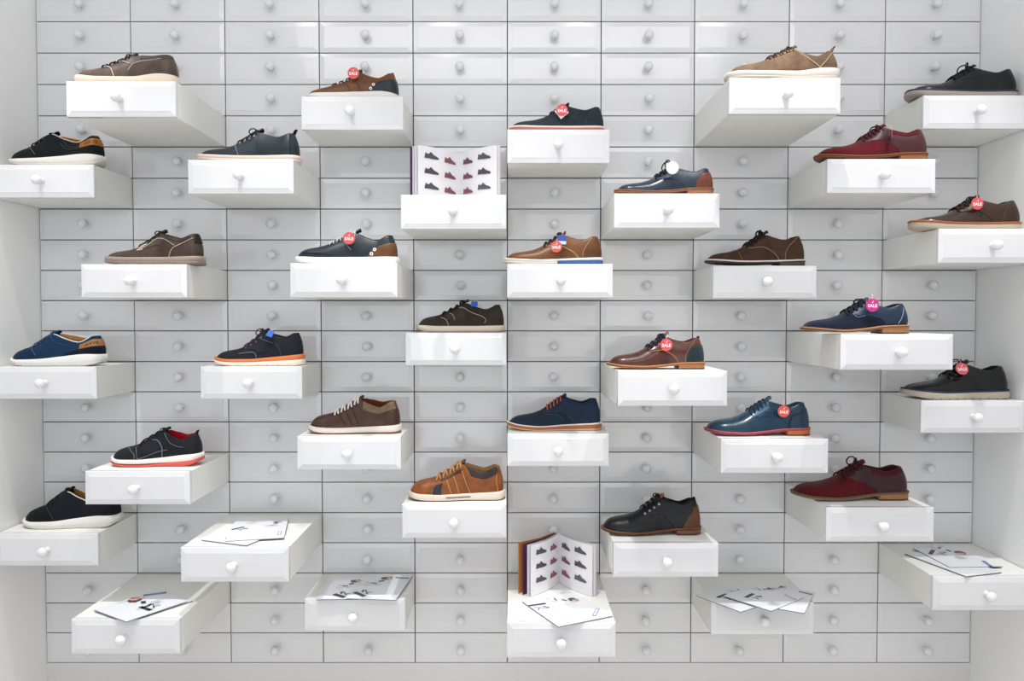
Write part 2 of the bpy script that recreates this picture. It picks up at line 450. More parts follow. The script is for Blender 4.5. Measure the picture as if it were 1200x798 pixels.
    for i in range(NT):
        a = i * st; d = a + st
        for k in range(6):
            fs.append((a + k, d + k, d + k + 1, a + k + 1)); fs.append((a + 7 + k, a + 8 + k, d + 8 + k, d + 7 + k))
        fs.append((a, a + 7, d + 7, d)); fs.append((a + 6, d + 6, d + 13, a + 13))
    for a in (0, NT * st):
        for k in range(6): fs.append((a + k, a + k + 1, a + k + 8, a + k + 7))
    b.add(vs_, fs, tm); place(b.build('tongue', root, True))
    # --- laces
    if c.get('lace'):
        b = MB(); m_ = mat('lace', c['lace']); n_ = c.get('nlace', 4); r = c.get('lace_r', .0075); st_ = c.get('stagger', .02)
        ks = [lerp(S.ul + .025, S.uo - .03, i / (n_ - 1)) for i in range(n_)]
        def over(u, v, sd, d): return S.off(min(u, S.uo - .012), v, d, sd)
        for i, u in enumerate(ks):
            for sg in ((-1, 1) if c.get('cross', True) else (0,)):
                pts = []
                for q in range(11):
                    t = q / 10; a = (t - .5) * 2
                    v = 2 - abs(a) * 1.12; sd = -1 if a < 0 else 1
                    p = S.pt(min(u + sg * a * st_, S.uo - .012), v, sd); nn = Vector((0, a * .8, 1)).normalized() + Vector((-.35, 0, 0))
                    if abs(v - 2) < .01: p = S.pt(u, 1.99, -1) * .5 + S.pt(u, 1.99, 1) * .5
                    pts.append(p + nn * (.013 if abs(a) < .9 else .005))
                b.tube(pts, r, m_, 6)
        uk = S.uo - .03; top = S.pt(uk, 1.95, -1); top.y = S.bend(uk); top.z += .022
        bw = c.get('bow', 1.0)
        if bw:
            b.tube([top + Vector((-.018, 0, 0)), top, top + Vector((.018, 0, .002))], r * 1.7, m_, 7)
            for sd in (-1, 1):
                up_ = c.get('bow_up', 0)
                lp = [(0, 0, 0), (-.02, .035, .012 + up_), (-.045, .065, .004 + up_), (-.065, .078, -.03 + up_ * .7), (-.045, .08, -.052 + up_ * .4), (-.02, .06, -.03), (0, .02, -.004)]
                T_ = [Vector((x * bw, sd * y * bw, z * bw)) for x, y, z in lp]
                fx = [pchip([(i, T_[i][k]) for i in range(7)]) for k in range(3)]
                b.tube([top + Vector([f(i / 3) for f in fx]) for i in range(19)], r * .85, m_, 6)
                e_ = [(0, 0, 0), (.012, .04, -.004), (.02, .07, -.045), (.012, .085, -.085 * bw)]
                b.tube([top + Vector((x, sd * y, z)) for x, y, z in e_], r * .85, m_, 6)
        place(b.build('laces', root, True))
        if 'eyelet' in c:
            em = mat(c.get('eyelet_kind', 'metal'), c['eyelet'])
            for u in ks:
                for sd in (-1, 1):
                    b = MB()
                    nn = S.nrm(u, .84, sd); p = S.pt(u, .84, sd) + nn * .006; t1 = nn.orthogonal().normalized(); t2 = nn.cross(t1)
                    b.tube([p + (t1 * math.cos(g * PI / 5) + t2 * math.sin(g * PI / 5)) * .0085 for g in range(10)], .0036, em, 5, closed=True)
                    place(b.build('eyelet', root, True))
    if 'rings' in c:                    # white eyelets on the heel overlay
        for u, v in c['rings']:
            for sd in (-1, 1):
                b = MB()
                nn = S.nrm(u, v, sd); p = S.pt(u, v, sd) + nn * .008; t1 = nn.orthogonal().normalized(); t2 = nn.cross(t1)
                b.tube([p + (t1 * math.cos(g * PI / 6) + t2 * math.sin(g * PI / 6)) * .0125 for g in range(12)], .0058, mat('plain', 'EDEAE6'), 6, closed=True)
                place(b.build('eyelet', root, True))
    if 'tab' in c:
        h, ln, an = c['tab']; b = MB(); p = S.pt(.995, 1, -1); p.y = S.bend(1)
        dx, dz = math.sin(an), math.cos(an)
        lp = [p + Vector((-.012, 0, -.05)), p + Vector((.002, 0, -.01)), p + Vector((dx * ln * .6, 0, dz * ln * .6)), p + Vector((dx * ln, 0, dz * ln)), p + Vector((dx * ln - .016, 0, dz * ln - .002)), p + Vector((-.018, 0, -.005)), p + Vector((-.026, 0, -.04))]
        vs_ = [(q.x, q.y + sd * .022, q.z) for q in lp for sd in (-1, 1)] + [(q.x - .006, q.y + sd * .022, q.z - .004) for q in lp for sd in (-1, 1)]
        fs = []; K = len(lp)
        for i in range(K - 1):
            a = 2 * i; fs += [(a, a + 1, a + 3, a + 2), (2 * K + a, 2 * K + a + 2, 2 * K + a + 3, 2 * K + a + 1), (a, a + 2, 2 * K + a + 2, 2 * K + a), (a + 1, 2 * K + a + 1, 2 * K + a + 3, a + 3)]
        b.add(vs_, fs, mat('lace', h)); place(b.build('pull_tab', root, True))
    if 'heel_word' in c:                # lettering on the heel patch
        tv, tf = text_verts(c['heel_word']); b = MB(); u0, u1, v0, v1 = c['word_box']
        xs = [v.x for v in tv]; zs = [v.y for v in tv]
        out = []
        for v in tv:
            a = (v.x - min(xs)) / (max(xs) - min(xs)); q = (v.y - min(zs)) / (max(zs) - min(zs))
            out.append(S.off(lerp(u0, u1, a), lerp(v0, v1, q), .0085, -1))
        b.add(out, tf, mat('plain', '33220F')); place(b.build('patch_lettering', root, recalc=False))
    if 'extra' in c: c['extra'](S, root, place)
    return root

# quarter overlays of the lace-up shoes: front edge sweeps down from the lacing to the sole
QF = [(0, .72), (.15, .705), (.35, .66), (.5, .575), (.62, .49), (.75, .425), (.9, .405), (1.02, .40)]
def qseam(h, d=.0, r=.0026): return (h, [(u + d, v) for v, u in reversed(QF)], r)
def heelseam(h, a=.80, b=.93): return (h, [(a, .02), (a + .005, .35), (a + .05, .7), (b, .97)], .0024)
HC = [(0, .80), (.3, .805), (.55, .835), (.75, .875), (.95, .93)]      # heel counter front edge
SH = {}
def shoe(k, *a, **kw): SH[k] = (a, kw)
# key, name, style, (photo x0, x1), back, height factor, shape changes, colours, label
runner_layers = lambda up, lo: [('midsole', ('rubber', up), .0, 1, .012)]
shoe('d1', 'sneaker', 'sneaker', (92, 215), .004, .90, dict(far=.008, dip=.31, heel=.325, ztop=[(0, .085), (.3, .05), (.6, .06), (.85, .09), (1, .085)]),
     dict(upper=('leather', '6E5D53'), lining=('knit', '4A3F39'), layers=[('midsole', ('rubber', 'E6D6C4'), 0, 1, .012)], lace='1F1C1B', bow=.5,
          patches=[('heel_panel', ('leather', '64544B'), [(0, .56), (.4, .56), (.62, .62), (.74, .72), (.8, .8)], 1, 0, .8), ('collar', ('leather', '5E5048'), .66, 1, .84, 1.03)],
          seams=[('E9DCCB', [(.27, 1.3), (.33, .9), (.40, .45), (.43, .05)], .0042), ('DCCFC0', [(.46, 1.0), (.52, .7), (.57, .6)], .0042), ('D8C9B8', [(.56, .3), (.60, .6), (.72, .76), (.9, .82)])]),
     'grey-brown leather sneaker with cream sole and pale piping, on the topmost open drawer at left')
shoe('d2', 'sneaker', 'runner', (14, 128), .006, 1.1, {},
     dict(upper=('knit', '14191C'), lining=('knit', 'A87543'), layers=[('midsole', ('rubber', 'E9E5DD'), .30, 1, .014), ('outsole', ('rubber', 'D2CCC2'), 0, .32, .010)], lace='15181B', bow=.4, nlace=4,
          patches=[('heel_patch', ('leather', 'B9783B'), .80, 1, .52, .88, .007)], piping='CDBBA6', heel_word='SAXVS', word_box=(.86, .985, .62, .76),
          seams=[('39444B', [(.60, .95), (.7, .6), (.8, .62)], .004), ('39444B', [(.58, .75), (.68, .45), (.8, .5)], .004), ('8A7468', [(.22, 1.2), (.27, .7), (.34, .2)], .003)]),
     'black knit sneaker with white sole and tan heel patch, on the upper far left drawer')
shoe('d3', 'sneaker', 'sneaker', (361, 470), .008, .95, dict(far=.008, ztop=[(0, .05), (.3, .05), (.6, .07), (.8, .078), (1, .05)], top=[(0, .06), (.04, .10), (.12, .125), (.25, .16), (.38, .21), (.48, .27), (.56, .335), (.62, .34), (1, .33)]),
     dict(upper=('leather', '7E5236'), lining=('knit', '3A2A22'), layers=[('midsole', ('rubber', 'E3DEDA'), 0, 1, .006)], lace='5A3B26', bow=.5,
          patches=[('heel_panel', ('leather', '2B333C'), [(0, .68), (.3, .70), (.5, .74), (.72, .80)], 1, 0, .72)], rings=[(.715, .22), (.745, .47)],
          seams=[('5A3A26', [(.40, .95), (.45, .5), (.5, .05)]), ('5A3A26', [(.50, .95), (.56, .5), (.60, .05)])], tab=('6E4026', .02, -.2)),
     'brown leather sneaker with navy heel panel and two white eyelets')
shoe('d4', 'sneaker', 'derby', (234, 355), .004, .93, dict(ul=.40, uo=.60, ztop=[(0, .075), (.15, .055), (.4, .045), (.65, .052), (1, .06)], zbot=[(0, .035), (.15, .008), (.3, 0), (1, 0)]),
     dict(upper=('leather', '28343B'), lining=('knit', '20262A'), layers=[('midsole', ('rubber', 'E9CFC2'), .35, .95, .016), ('outsole', ('rubber', 'E6DCD2'), 0, .36, .013)], lace='15191C', nlace=4, bow=.9, bow_up=.005,
          patches=[('facing', ('leather', '2C3A42'), [(0, .42), (1.02, .38)], .60, .0, 1.02)], eyelet='B9BDC0', seams=[('8C979D', [(.38, 1.0), (.40, .5), (.43, .03)], .003), ('1A2024', [(.93, .02), (.94, .6), (.955, .95)], .006)], tab=('14181B', .055, .55)),
     'dark slate leather lace-up with pale pink sole and black heel loop')
shoe('d6', 'derby_shoe', 'derby', (596, 708), .008, .88, dict(ul=.42, ztop=[(0, .06), (.15, .05), (.35, .042), (.6, .05), (1, .055)], zbot=[(0, .02), (.15, .004), (.3, 0), (1, 0)]),
     dict(upper=('nubuck', '303B42'), lining=('knit', '20262A'), layers=[('midsole', ('rubber', 'F0E3DA'), .62, 1, .012), ('outsole', ('rubber', 'B9605A'), 0, .64, .010)], lace='1C2428', bow=.4,
          patches=[('quarter', ('nubuck', '2D383F'), QF, 1, 0, 1.02)], seams=[heelseam('3D4950')]),
     'dark slate suede derby with white and coral striped sole')
shoe('d7', 'derby_shoe', 'derby', (719, 835), .006, 0.9, {},
     dict(upper=('polish', '2A3648'), lining=('knit', '232A33'), welt=('leather', 'A87452'), outsole=('rubber', '9A6A4C'), heel=('wood', 'A87452'), lace='15161B', bow=1.1, bow_up=.035,
          patches=[('quarter', ('leather', '2F3E52'), QF, 1, 0, 1.02), ('heel_counter', ('leather', '7B4634'), HC, 1, 0, .80, .008)], seams=[qseam('55637A')]),
     'navy leather derby with tan sole and brown heel counter')
shoe('d8', 'sneaker', 'sneaker', (847, 980), .004, .90, dict(far=.008, ul=.36, uo=.60, ztop=[(0, .075), (.3, .06), (.6, .07), (.85, .10), (1, .10)], toe_a=.20),
     dict(upper=('nubuck', '8A705A'), lining=('knit', '6A543E'), layers=[('midsole', ('rubber', 'E8E0D6'), .38, 1, .014), ('outsole', ('rubber', 'CBC2B6'), 0, .40, .011)], lace='4A382A', bow=.5,
          patches=[('saddle', ('nubuck', '917660'), .40, .72, .05, 1.0)],
          seams=[('BFA98C', [(.42, .95), (.55, .98), (.68, .8), (.76, .45), (.82, .06)], .0048), ('BFA98C', [(.97, .9), (.9, .65), (.82, .2), (.81, .06)], .0044)], tab=('6A5138', .07, .6)),
     'tan nubuck sneaker with cream piping and thick white sole')
shoe('d9', 'derby_shoe', 'derby', (1056, 1188), .006, 0.9, dict(ztop=[(0, .085), (.15, .06), (.35, .05), (.6, .055), (1, .065)], zbot=[(0, .03), (.15, .004), (.3, 0), (1, 0)]),
     dict(upper=('leather', '16191A'), lining=('knit', '1A1D1D'), layers=[('midsole', ('rubber', '28304A'), .72, 1, .010), ('outsole', ('rubber', '9F948C'), 0, .74, .014)], lace='15171A', bow=.9, bow_up=.02,
          patches=[('quarter', ('leather', '181B1C'), QF, 1, 0, 1.02), ('toe_cap', ('polish', '1B1F2A'), 0, [(0, .30), (1, .24), (2, .20)], 0, 1.97)], seams=[heelseam('333A3A')]),
     'black leather derby on the topmost open drawer at the far right')
shoe('d10', 'derby_shoe', 'derby', (951, 1085), .006, 0.95, {},
     dict(upper=('suede', '6E1D25'), lining=('knit', '4A2226'), welt=('wood', '8E5A38'), outsole=('wood', '7A4C30'), heel=('wood', '9A6438'), lace='4A1C22', bow=.7, nlace=5,
          patches=[('quarter', ('leather', '542A30'), QF, 1, 0, 1.02), ('heel_counter', ('suede', '6A2028'), .66, .94, .82, 1.02, .007)]),
     'dark red suede derby with pink tag standing on the upper right drawer')
shoe('d11', 'sneaker', 'derby', (124, 242), .010, 1.04, dict(uo=.58, ul=.36, toe_a=.17, wf=1, ztop=[(0, .085), (.3, .07), (.6, .075), (1, .088)], zbot=[(0, .03), (.12, .006), (.25, 0), (1, 0)]),
     dict(upper=('nubuck', '54473E'), lining=('knit', '2E2622'), layers=[('midsole', ('rubber', '9A8A7E'), .42, 1, .012), ('outsole', ('rubber', '7C6E64'), 0, .44, .014)], lace='2A2422', bow=.6,
          groove=('2A2421', [.12, .18, .28, .42, .55, .62, .75], .016),
          patches=[('facing', ('nubuck', '5A4B40'), [(0, .44), (.6, .40), (1.02, .37)], .62, .48, 1.02), ('collar', ('leather', '3D322C'), .64, .99, .84, 1.03), ('heel_tab', ('leather', '231D1B'), .955, 1, .62, 1.04, .009)],
          seams=[('D9CDBB', [(.36, .60), (.42, .52)], .0065), ('D9CDBB', [(.37, .75), (.43, .66)], .0065), ('D9CDBB', [(.39, .9), (.45, .80)], .0065), ('C4B49E', [(.42, .62), (.52, .78), (.62, .80), (.74, .62)], .0036), ('C4B49E', [(.96, .85), (.82, .72), (.72, .42), (.69, .05)], .0036)]),
     'taupe nubuck lace-up with white cross stitches and lugged sole')
shoe('d12', 'sneaker', 'sneaker', (347, 468), .012, .93, dict(far=.008, ul=.34, uo=.60, ztop=[(0, .07), (.3, .055), (.6, .06), (1, .066)]),
     dict(upper=('leather', '262F3B'), lining=('knit', '20262E'), layers=[('midsole', ('rubber', 'EFEFEE'), 0, 1, .010)], lace='D7D9DC', lace_r=.005, bow=.3,
          patches=[('heel_panel', ('leather', '7A5132'), [(0, .72), (.3, .74), (.5, .78), (.62, .84)], 1, 0, .66)], rings=[(.765, .22), (.795, .46)],
          seams=[('8C99A8', [(.48, .8), (.52, .5), (.56, .3)], .003), ('1A212A', [(.08, .5), (.25, .35), (.38, .1)], .003)]),
     'navy leather sneaker with brown heel patch and white sole')
shoe('d13', 'derby_shoe', 'derby', (590, 706), .010, .95, dict(ztop=[(0, .065), (.15, .052), (.35, .043), (.6, .055), (1, .07)], zbot=[(0, .02), (.15, .004), (.3, 0), (1, 0)]),
     dict(upper=('leather', '7E5030'), lining=('knit', '4A3222'), layers=[('midsole', ('rubber', 'F2EDE6'), .66, 1, .012), ('outsole', ('rubber', 'D9CFC3'), 0, .68, .010)], lace='2E2A2E', bow=.4, heelblue='255B9A',
          patches=[('quarter', ('leather', '85552F'), QF, 1, 0, 1.02), ('heel_counter', ('leather', '6E4427'), HC, 1, 0, .98, .0075)], seams=[qseam('C59A6A', .03), qseam('C59A6A', .045), heelseam('C59A6A', .80)]),
     'tan-brown leather derby with white sole turning blue at the heel')
shoe('d14', 'derby_shoe', 'derby', (825, 943), .010, 1.0, dict(ztop=[(0, .075), (.15, .062), (.35, .05), (.6, .055), (1, .07)], zbot=[(0, .035), (.12, .015), (.25, 0), (1, 0)]),
     dict(upper=('nubuck', '4B3426'), lining=('knit', '2E221C'), welt=('rubber', 'E6DAD0'), welt_t=.026, outsole=('rubber', '3A302C'), heel=('rubber', '4A3C38'), lace='17130F', lace_r=.010, bow=.6, bow_up=.03,
          patches=[('quarter', ('nubuck', '4F3829'), QF, 1, 0, 1.02)], seams=[qseam('B08A62'), ('8A6A4C', [(.27, 1.9), (.29, 1.2), (.31, .5), (.33, .03)]), heelseam('A5835F', .78, .95)]),
     'dark brown nubuck derby with stitched toe cap and white welt')
shoe('d15', 'derby_shoe', 'derby', (1062, 1195), .008, 0.9, dict(ztop=[(0, .09), (.15, .075), (.35, .06), (.6, .062), (1, .07)], zbot=[(0, .025), (.12, .008), (.25, 0), (1, 0)]),
     dict(upper=('polish', '3F2A22'), lining=('knit', '2A1E1A'), layers=[('midsole', ('wood', 'A8643A'), .74, 1, .013), ('outsole', ('rubber', 'BFAE9C'), 0, .76, .010)], lace='2A1C17', bow=.4,
          patches=[('quarter', ('leather', '432E25'), QF, 1, 0, 1.02)], seams=[heelseam('6A4A38'), qseam('5E4233')]),
     'dark brown polished leather derby with orange-tan welt and beige sole')
shoe('d16', 'sneaker', 'sneaker', (488, 592), .012, 1.03, dict(far=.008, ztop=[(0, .08), (.3, .068), (.6, .068), (1, .075)]),
     dict(upper=('nubuck', '3B342D'), lining=('knit', '26221E'), layers=[('midsole', ('rubber', 'DCCDBC'), .2, 1, .012), ('outsole', ('rubber', 'A89684'), 0, .22, .010)], lace='1A1816', lace_r=.009, bow=.6,
          patches=[('facing', ('nubuck', '423A32'), [(0, .40), (1.02, .31)], [(0, .52), (.5, .56), (1.02, .56)], .35, 1.02), ('heel_panel', ('nubuck', '403830'), .80, 1, 0, .8)],
          seams=[('B8AA98', [(.28, .75), (.34, .45), (.37, .05)], .0034), ('B8AA98', [(.36, .95), (.42, .6), (.44, .3)], .003), ('B8AA98', [(.48, .95), (.60, .70), (.74, .62), (.80, .40), (.78, .2)], .0034)]),
     'dark olive-brown sneaker with cream sole and pale contrast stitching')
shoe('d17', 'sneaker', 'runner', (12, 126), .012, 1.06, {},
     dict(upper=('knit', '1E3B5C'), lining=('knit', 'B98A58'), layers=[('midsole', ('rubber', 'F0EFEC'), .30, 1, .014), ('outsole', ('rubber', 'DAD8D2'), 0, .32, .010)], lace='27425F', bow=.4, nlace=4,
          groove=('B0AEA8', [.10, .18, .28, .40, .52], .012),
          patches=[('heel_patch', ('leather', 'C08B5A'), .78, 1, .48, .84, .007), ('heel_panel', ('knit', '141B2C'), [(0, .55), (.48, .76)], 1, 0, .44), ('toe_panel', ('knit', '17304F'), 0, [(0, .32), (1, .26), (2, .22)], 0, 1.97)], piping='DDE6EA', heel_word='SAXVS', word_box=(.85, .985, .58, .72),
          seams=[('3F6388', [(.24, 1.2), (.27, .7), (.33, .2)], .004), ('33567A', [(.44, .95), (.52, .7), (.64, .68)], .003)]),
     'blue knit sneaker with thick white sole and tan heel patch')
shoe('d18', 'sneaker', 'derby', (251, 357), .02, 1.2, dict(uo=.57, ul=.34, toe_a=.16, wf=1, ztop=[(0, .095), (.2, .07), (.4, .07), (.65, .09), (1, .125)], zbot=[(0, .045), (.12, .012), (.25, 0), (.9, 0), (1, .01)]),
     dict(upper=('nubuck', '20252E'), lining=('knit', '1A1D24'), layers=[('midsole', ('rubber', 'E07A42'), .50, 1, .012), ('outsole', ('rubber', 'F0E6D8'), 0, .52, .015)], lace='3A2A3A', bow=1.0, bow_up=.01,
          groove=('C9BBAA', [.2, .3, .52, .62, .74, .86], .016), eyelet='8A5A5E', eyelet_kind='plain',
          patches=[('facing', ('nubuck', '232934'), [(0, .54), (.4, .47), (.7, .37), (1.02, .34)], .60, .2, 1.02)],
          seams=[('7C8794', [(.30, .50), (.40, .40), (.48, .26), (.50, .05)], .0034), ('6A7684', [(.50, .95), (.56, .72), (.68, .66)], .003), ('454E5A', [(.7, .7), (.76, .4), (.78, .05)], .003)]),
     'black nubuck sneaker with orange and cream layered sole and blue lace tag')
shoe('d19', 'derby_shoe', 'derby', (711, 826), .05, 1.02, {},
     dict(upper=('polish', '5A3028'), lining=('knit', '33242A'), welt=('wood', 'C08A5E'), outsole=('wood', 'A8734C'), heel=('wood', 'B97F55'), lace='1D2030', lace_r=.009, bow=.6, nlace=4, tongue=('leather', '8A5238'), tongue_rise=.03,
          patches=[('quarter', ('polish', '5E352A'), QF, 1, 0, 1.02), ('heel_counter', ('suede', '2F3E46'), HC, 1, 0, .74, .008), ('collar', ('leather', '70442F'), .76, .99, .78, 1.03, .006)], seams=[qseam('C08A58', 0, .003), qseam('8A5A3E', .02), heelseam('8A7A66', .79, .93)], tab=('2A1E1E', .028, .3)),
     'reddish-brown polished derby with dark green heel counter and tan sole')
shoe('d20', 'derby_shoe', 'derby', (937, 1066), .02, .92, dict(ztop=[(0, .065), (.15, .05), (.35, .035), (.55, .05), (.75, .075), (1, .082)]),
     dict(upper=('suede', '121D35'), lining=('knit', '16233B'), welt=('wood', 'B98A62'), outsole=('wood', '8E6444'), heel=('wood', 'A8764E'), lace='121828', lace_r=.009, bow=.7, tongue=('leather', '2A3F5C'),
          patches=[('quarter', ('leather', '25374F'), [(0, .76), (.28, .74), (.42, .70), (.50, .56), (.56, .48), (.75, .45), (1.02, .42)], 1, .1, 1.02)], seams=[('6A83A8', [(.44, .98), (.47, .62), (.50, .5), (.56, .48)], .003), ('9AA9BA', [(.96, .8), (.92, .5), (.87, .12)], .003)]),
     'navy suede derby with blue leather quarter and stacked wooden heel')
shoe('d21', 'derby_shoe', 'derby', (1056, 1184), .02, 1.02, dict(ztop=[(0, .10), (.15, .085), (.35, .07), (.6, .075), (1, .09)], zbot=[(0, .045), (.12, .016), (.25, .001), (1, 0)]),
     dict(upper=('polish', '0C0D0F'), lining=('knit', '15181A'), layers=[('midsole', ('rubber', '1E2A55'), .78, 1, .012), ('outsole', ('rubber', 'B9AE9C'), 0, .80, .016)], lace='121315', bow=1.0, bow_up=.012,
          groove=('3A342C', [.2, .28, .36, .44, .52, .60, .68, .76, .84, .92], .010),
          patches=[('quarter', ('polish', '0D0E10'), QF, 1, 0, 1.02), ('wingtip', ('polish', '0B0C0E'), 0, [(0, .46), (.5, .34), (1, .28), (1.5, .23), (2, .26)], 0, 1.97)], seams=[heelseam('2C3034')]),
     'black polished wingtip derby with blue midsole line and ribbed beige sole')
shoe('d22', 'sneaker', 'sneaker', (361, 470), .035, 1.12, dict(far=.048, ztop=[(0, .085), (.12, .07), (.3, .062), (.6, .068), (1, .088)]),
     dict(upper=('leather', '5C3F36'), lining=('knit', '6A3524'), layers=[('midsole', ('rubber', 'EDE3DA'), .16, 1, .010), ('outsole', ('rubber', '8A5648'), 0, .18, .008)], lace='E9E2DC', lace_r=.010, bow=.55, tongue=('leather', '4A352F'),
          patches=[('toe_bumper', ('leather', '34333A'), 0, [(0, .22), (.3, .06), (.45, 0.01)], 0, .45), ('collar', ('nubuck', '8E7A62'), [(0, .60), (.7, .60), (1.03, .60)], .99, .70, 1.03, .007), ('heel_panel', ('leather', '54392F'), .84, 1, 0, .66)],
          seams=[('40291F', [(.34, .85), (.38, .45), (.43, .1)], .004), ('40291F', [(.41, .85), (.45, .45), (.50, .1)], .004), ('40291F', [(.48, .85), (.52, .45), (.57, .1)], .004)], rim=1),
     'brown leather sneaker with white laces, taupe collar and white cupsole')
shoe('d23', 'derby_shoe', 'derby', (594, 705), .05, 1.08, dict(ztop=[(0, .085), (.15, .06), (.35, .045), (.6, .058), (1, .078)], zbot=[(0, .045), (.15, .012), (.3, 0), (1, 0)]),
     dict(upper=('nubuck', '1E2E40'), lining=('knit', '1C2836'), layers=[('midsole', ('rubber', 'F2ECE6'), .80, 1, .014), ('heel_layer', ('rubber', 'B0643E'), .22, .82, .010), ('outsole', ('rubber', 'D9B68C'), 0, .24, .011)], lace='C8643A', lace_r=.006, bow=0, cross=False, nlace=5, tongue_rise=.01,
          patches=[('quarter', ('nubuck', '21324A'), QF, 1, 0, 1.02)], seams=[qseam('39506A'), ('39506A', [(.38, .9), (.40, .7), (.5, .45), (.6, .2)])]),
     'navy nubuck derby with orange laces and layered white, orange and tan sole')
shoe('d24', 'oxford_shoe', 'derby', (826, 951), .05, 1.0, {},
     dict(upper=('polish', '1C4058'), lining=('knit', '2A4054'), welt=('rubber', 'B25560'), outsole=('rubber', 'A84C58'), heel=('wood', 'C9713F'), heel_u=.76, lace='162434', lace_r=.008, bow=0, cross=False, nlace=5, tongue=('leather', '27465F'),
          patches=[('facing', ('polish', '3E5E80'), [(0, .50), (.8, .43), (1.02, .40)], [(.5, .60), (1.02, .60)], .66, 1.02), ('heel_counter', ('polish', '1B3A50'), [(0, .80), (.5, .80), (.7, .82), (.8, .9)], 1, 0, .80, .005)], seams=[('7C97B5', [(.42, .72), (.5, .74), (.6, .8)], .003), ('22405A', [(.45, .95), (.47, .6), (.6, .5), (.7, .45), (.78, .2)], .003), ('0F2638', [(.78, .05), (.79, .4), (.82, .62), (.9, .68), (.97, .66)], .0035)]),
     'glossy teal-blue oxford with brogue facing and pinkish-red sole')
shoe('d25', 'sneaker', 'sneaker', (128, 238), .06, 1.15, dict(far=.048, ul=.34, uo=.60, ztop=[(0, .10), (.12, .075), (.3, .075), (.6, .095), (.85, .125), (1, .135)], zbot=[(0, .04), (.12, .01), (.25, 0), (.8, 0), (.92, .02), (1, .06)]),
     dict(upper=('nubuck', '1A1E25'), lining=('knit', 'B0202A'), layers=[('midsole', ('rubber', 'ECE6E0'), .42, 1, .012), ('outsole', ('rubber', 'D8554A'), 0, lambda u: .25 + .2 * sm(.4, .8, u), .012)], lace='14161A', bow=.5,
          patches=[('facing', ('nubuck', '1D222A'), [(0, .40), (1.02, .36)], .58, .2, 1.02)],
          seams=[('6A747E', [(.20, 1.3), (.25, .7), (.30, .3), (.30, .03)], .004), ('6A747E', [(.30, .95), (.32, .5), (.34, .08), (.5, .2), (.66, .35)], .0034), ('7A848E', [(.46, .95), (.56, .62), (.60, .3), (.60, .05)], .0042), ('6A747E', [(.60, .95), (.68, .68), (.84, .55)], .0034)], tab=('14161A', .05, .45)),
     'black sneaker with grey stitching, red lining and white and red sole')
shoe('d26', 'sneaker', 'sneaker', (478, 592), .035, 1.12, {},
     dict(far=.048, upper=('leather', '9A5A30'), lining=('knit', '9A7444'), layers=[('midsole', ('rubber', 'E3D3C3'), .06, 1, .012), ('outsole', ('rubber', '4A3A34'), 0, .07, .008)], lace='B08458', lace_r=.010, bow=.5, slit=1, tongue=('leather', '5E3A28'),
          patches=[('lace_panel', ('leather', '33323C'), [(0, .25), (.5, .27), (.8, .31)], [(0, .35), (.4, .345), (.8, .38)], 0, .62, .007), ('collar', ('leather', '38302F'), [(.74, .66), (1.03, .60)], .97, .74, 1.03, .008), ('eyestay', ('leather', '4A2E24'), .34, .55, .74, .84, .006)],
          seams=[('D49A68', [(.40, .70), (.42, .4), (.45, .05)], .0036), ('D49A68', [(.47, .72), (.50, .4), (.53, .05)], .0036), ('D49A68', [(.56, .80), (.60, .45), (.65, .05)], .0036), ('D49A68', [(.955, .8), (.93, .5), (.94, .05)], .003)]),
     'orange-brown leather sneaker with tan laces and cream cupsole')
shoe('d27', 'derby_shoe', 'derby', (928, 1068), .08, .90, {},
     dict(upper=('suede', '641820'), lining=('knit', '3A1418'), welt=('wood', '6E5440'), outsole=('wood', '8A7660'), heel=('wood', 'A8784C'), lace='3A1218', bow=.9, bow_up=.035, nlace=5,
          patches=[('quarter', ('leather', '40222A'), [(0, .70), (.2, .68), (.4, .60), (.55, .52), (.8, .475), (1.02, .45)], 1, 0, 1.02), ('collar', ('suede', '54161E'), .66, .98, .82, 1.03, .007)]),
     'dark red suede derby with burgundy leather quarter, on the low right drawer')
shoe('d28', 'sneaker', 'runner', (23, 141), .05, 1.14, dict(heel=.262, dip=.22, far=.03),
     dict(upper=('knit', '101418'), lining=('knit', 'A87A4A'), layers=[('midsole', ('rubber', 'ECEAE4'), .30, 1, .014), ('outsole', ('rubber', 'D8D2CA'), 0, .32, .011)], lace='1C2228', bow=.3, nlace=4, piping='D9D2C8',
          patches=[('quarter', ('knit', '171C25'), [(0, .40), (.4, .34), (.8, .30), (1.02, .29)], .999, 0, .96)], seams=[('2E3B45', [(.27, 1.0), (.32, .5), (.38, .08)], .005)]),
     'black knit sneaker with thick white sole, half hidden behind the drawer above it')
shoe('d30', 'derby_shoe', 'derby', (705, 823), .07, 1.12, {},
     dict(upper=('leather', '14161C'), lining=('knit', '1C1D22'), welt=('leather', '8A5E40'), outsole=('leather', '6A452E'), heel=('wood', '7E4E34'), heel_u=.74, lace='14151A', bow=.6, tongue=('leather', '9A6A4C'), tongue_rise=.012, eyelet='C9CBD0', nlace=4,
          patches=[('quarter', ('leather', '16181F'), QF, 1, 0, 1.02), ('heel_counter', ('leather', '6E4630'), [(0, .80), (.2, .82), (.45, .86), (.68, .93)], 1, 0, .80, .008)], seams=[qseam('3C3F48', .02)], tab=('17181C', .02, .1)),
     'black leather derby with brown heel counter and silver eyelets')
SP = {}
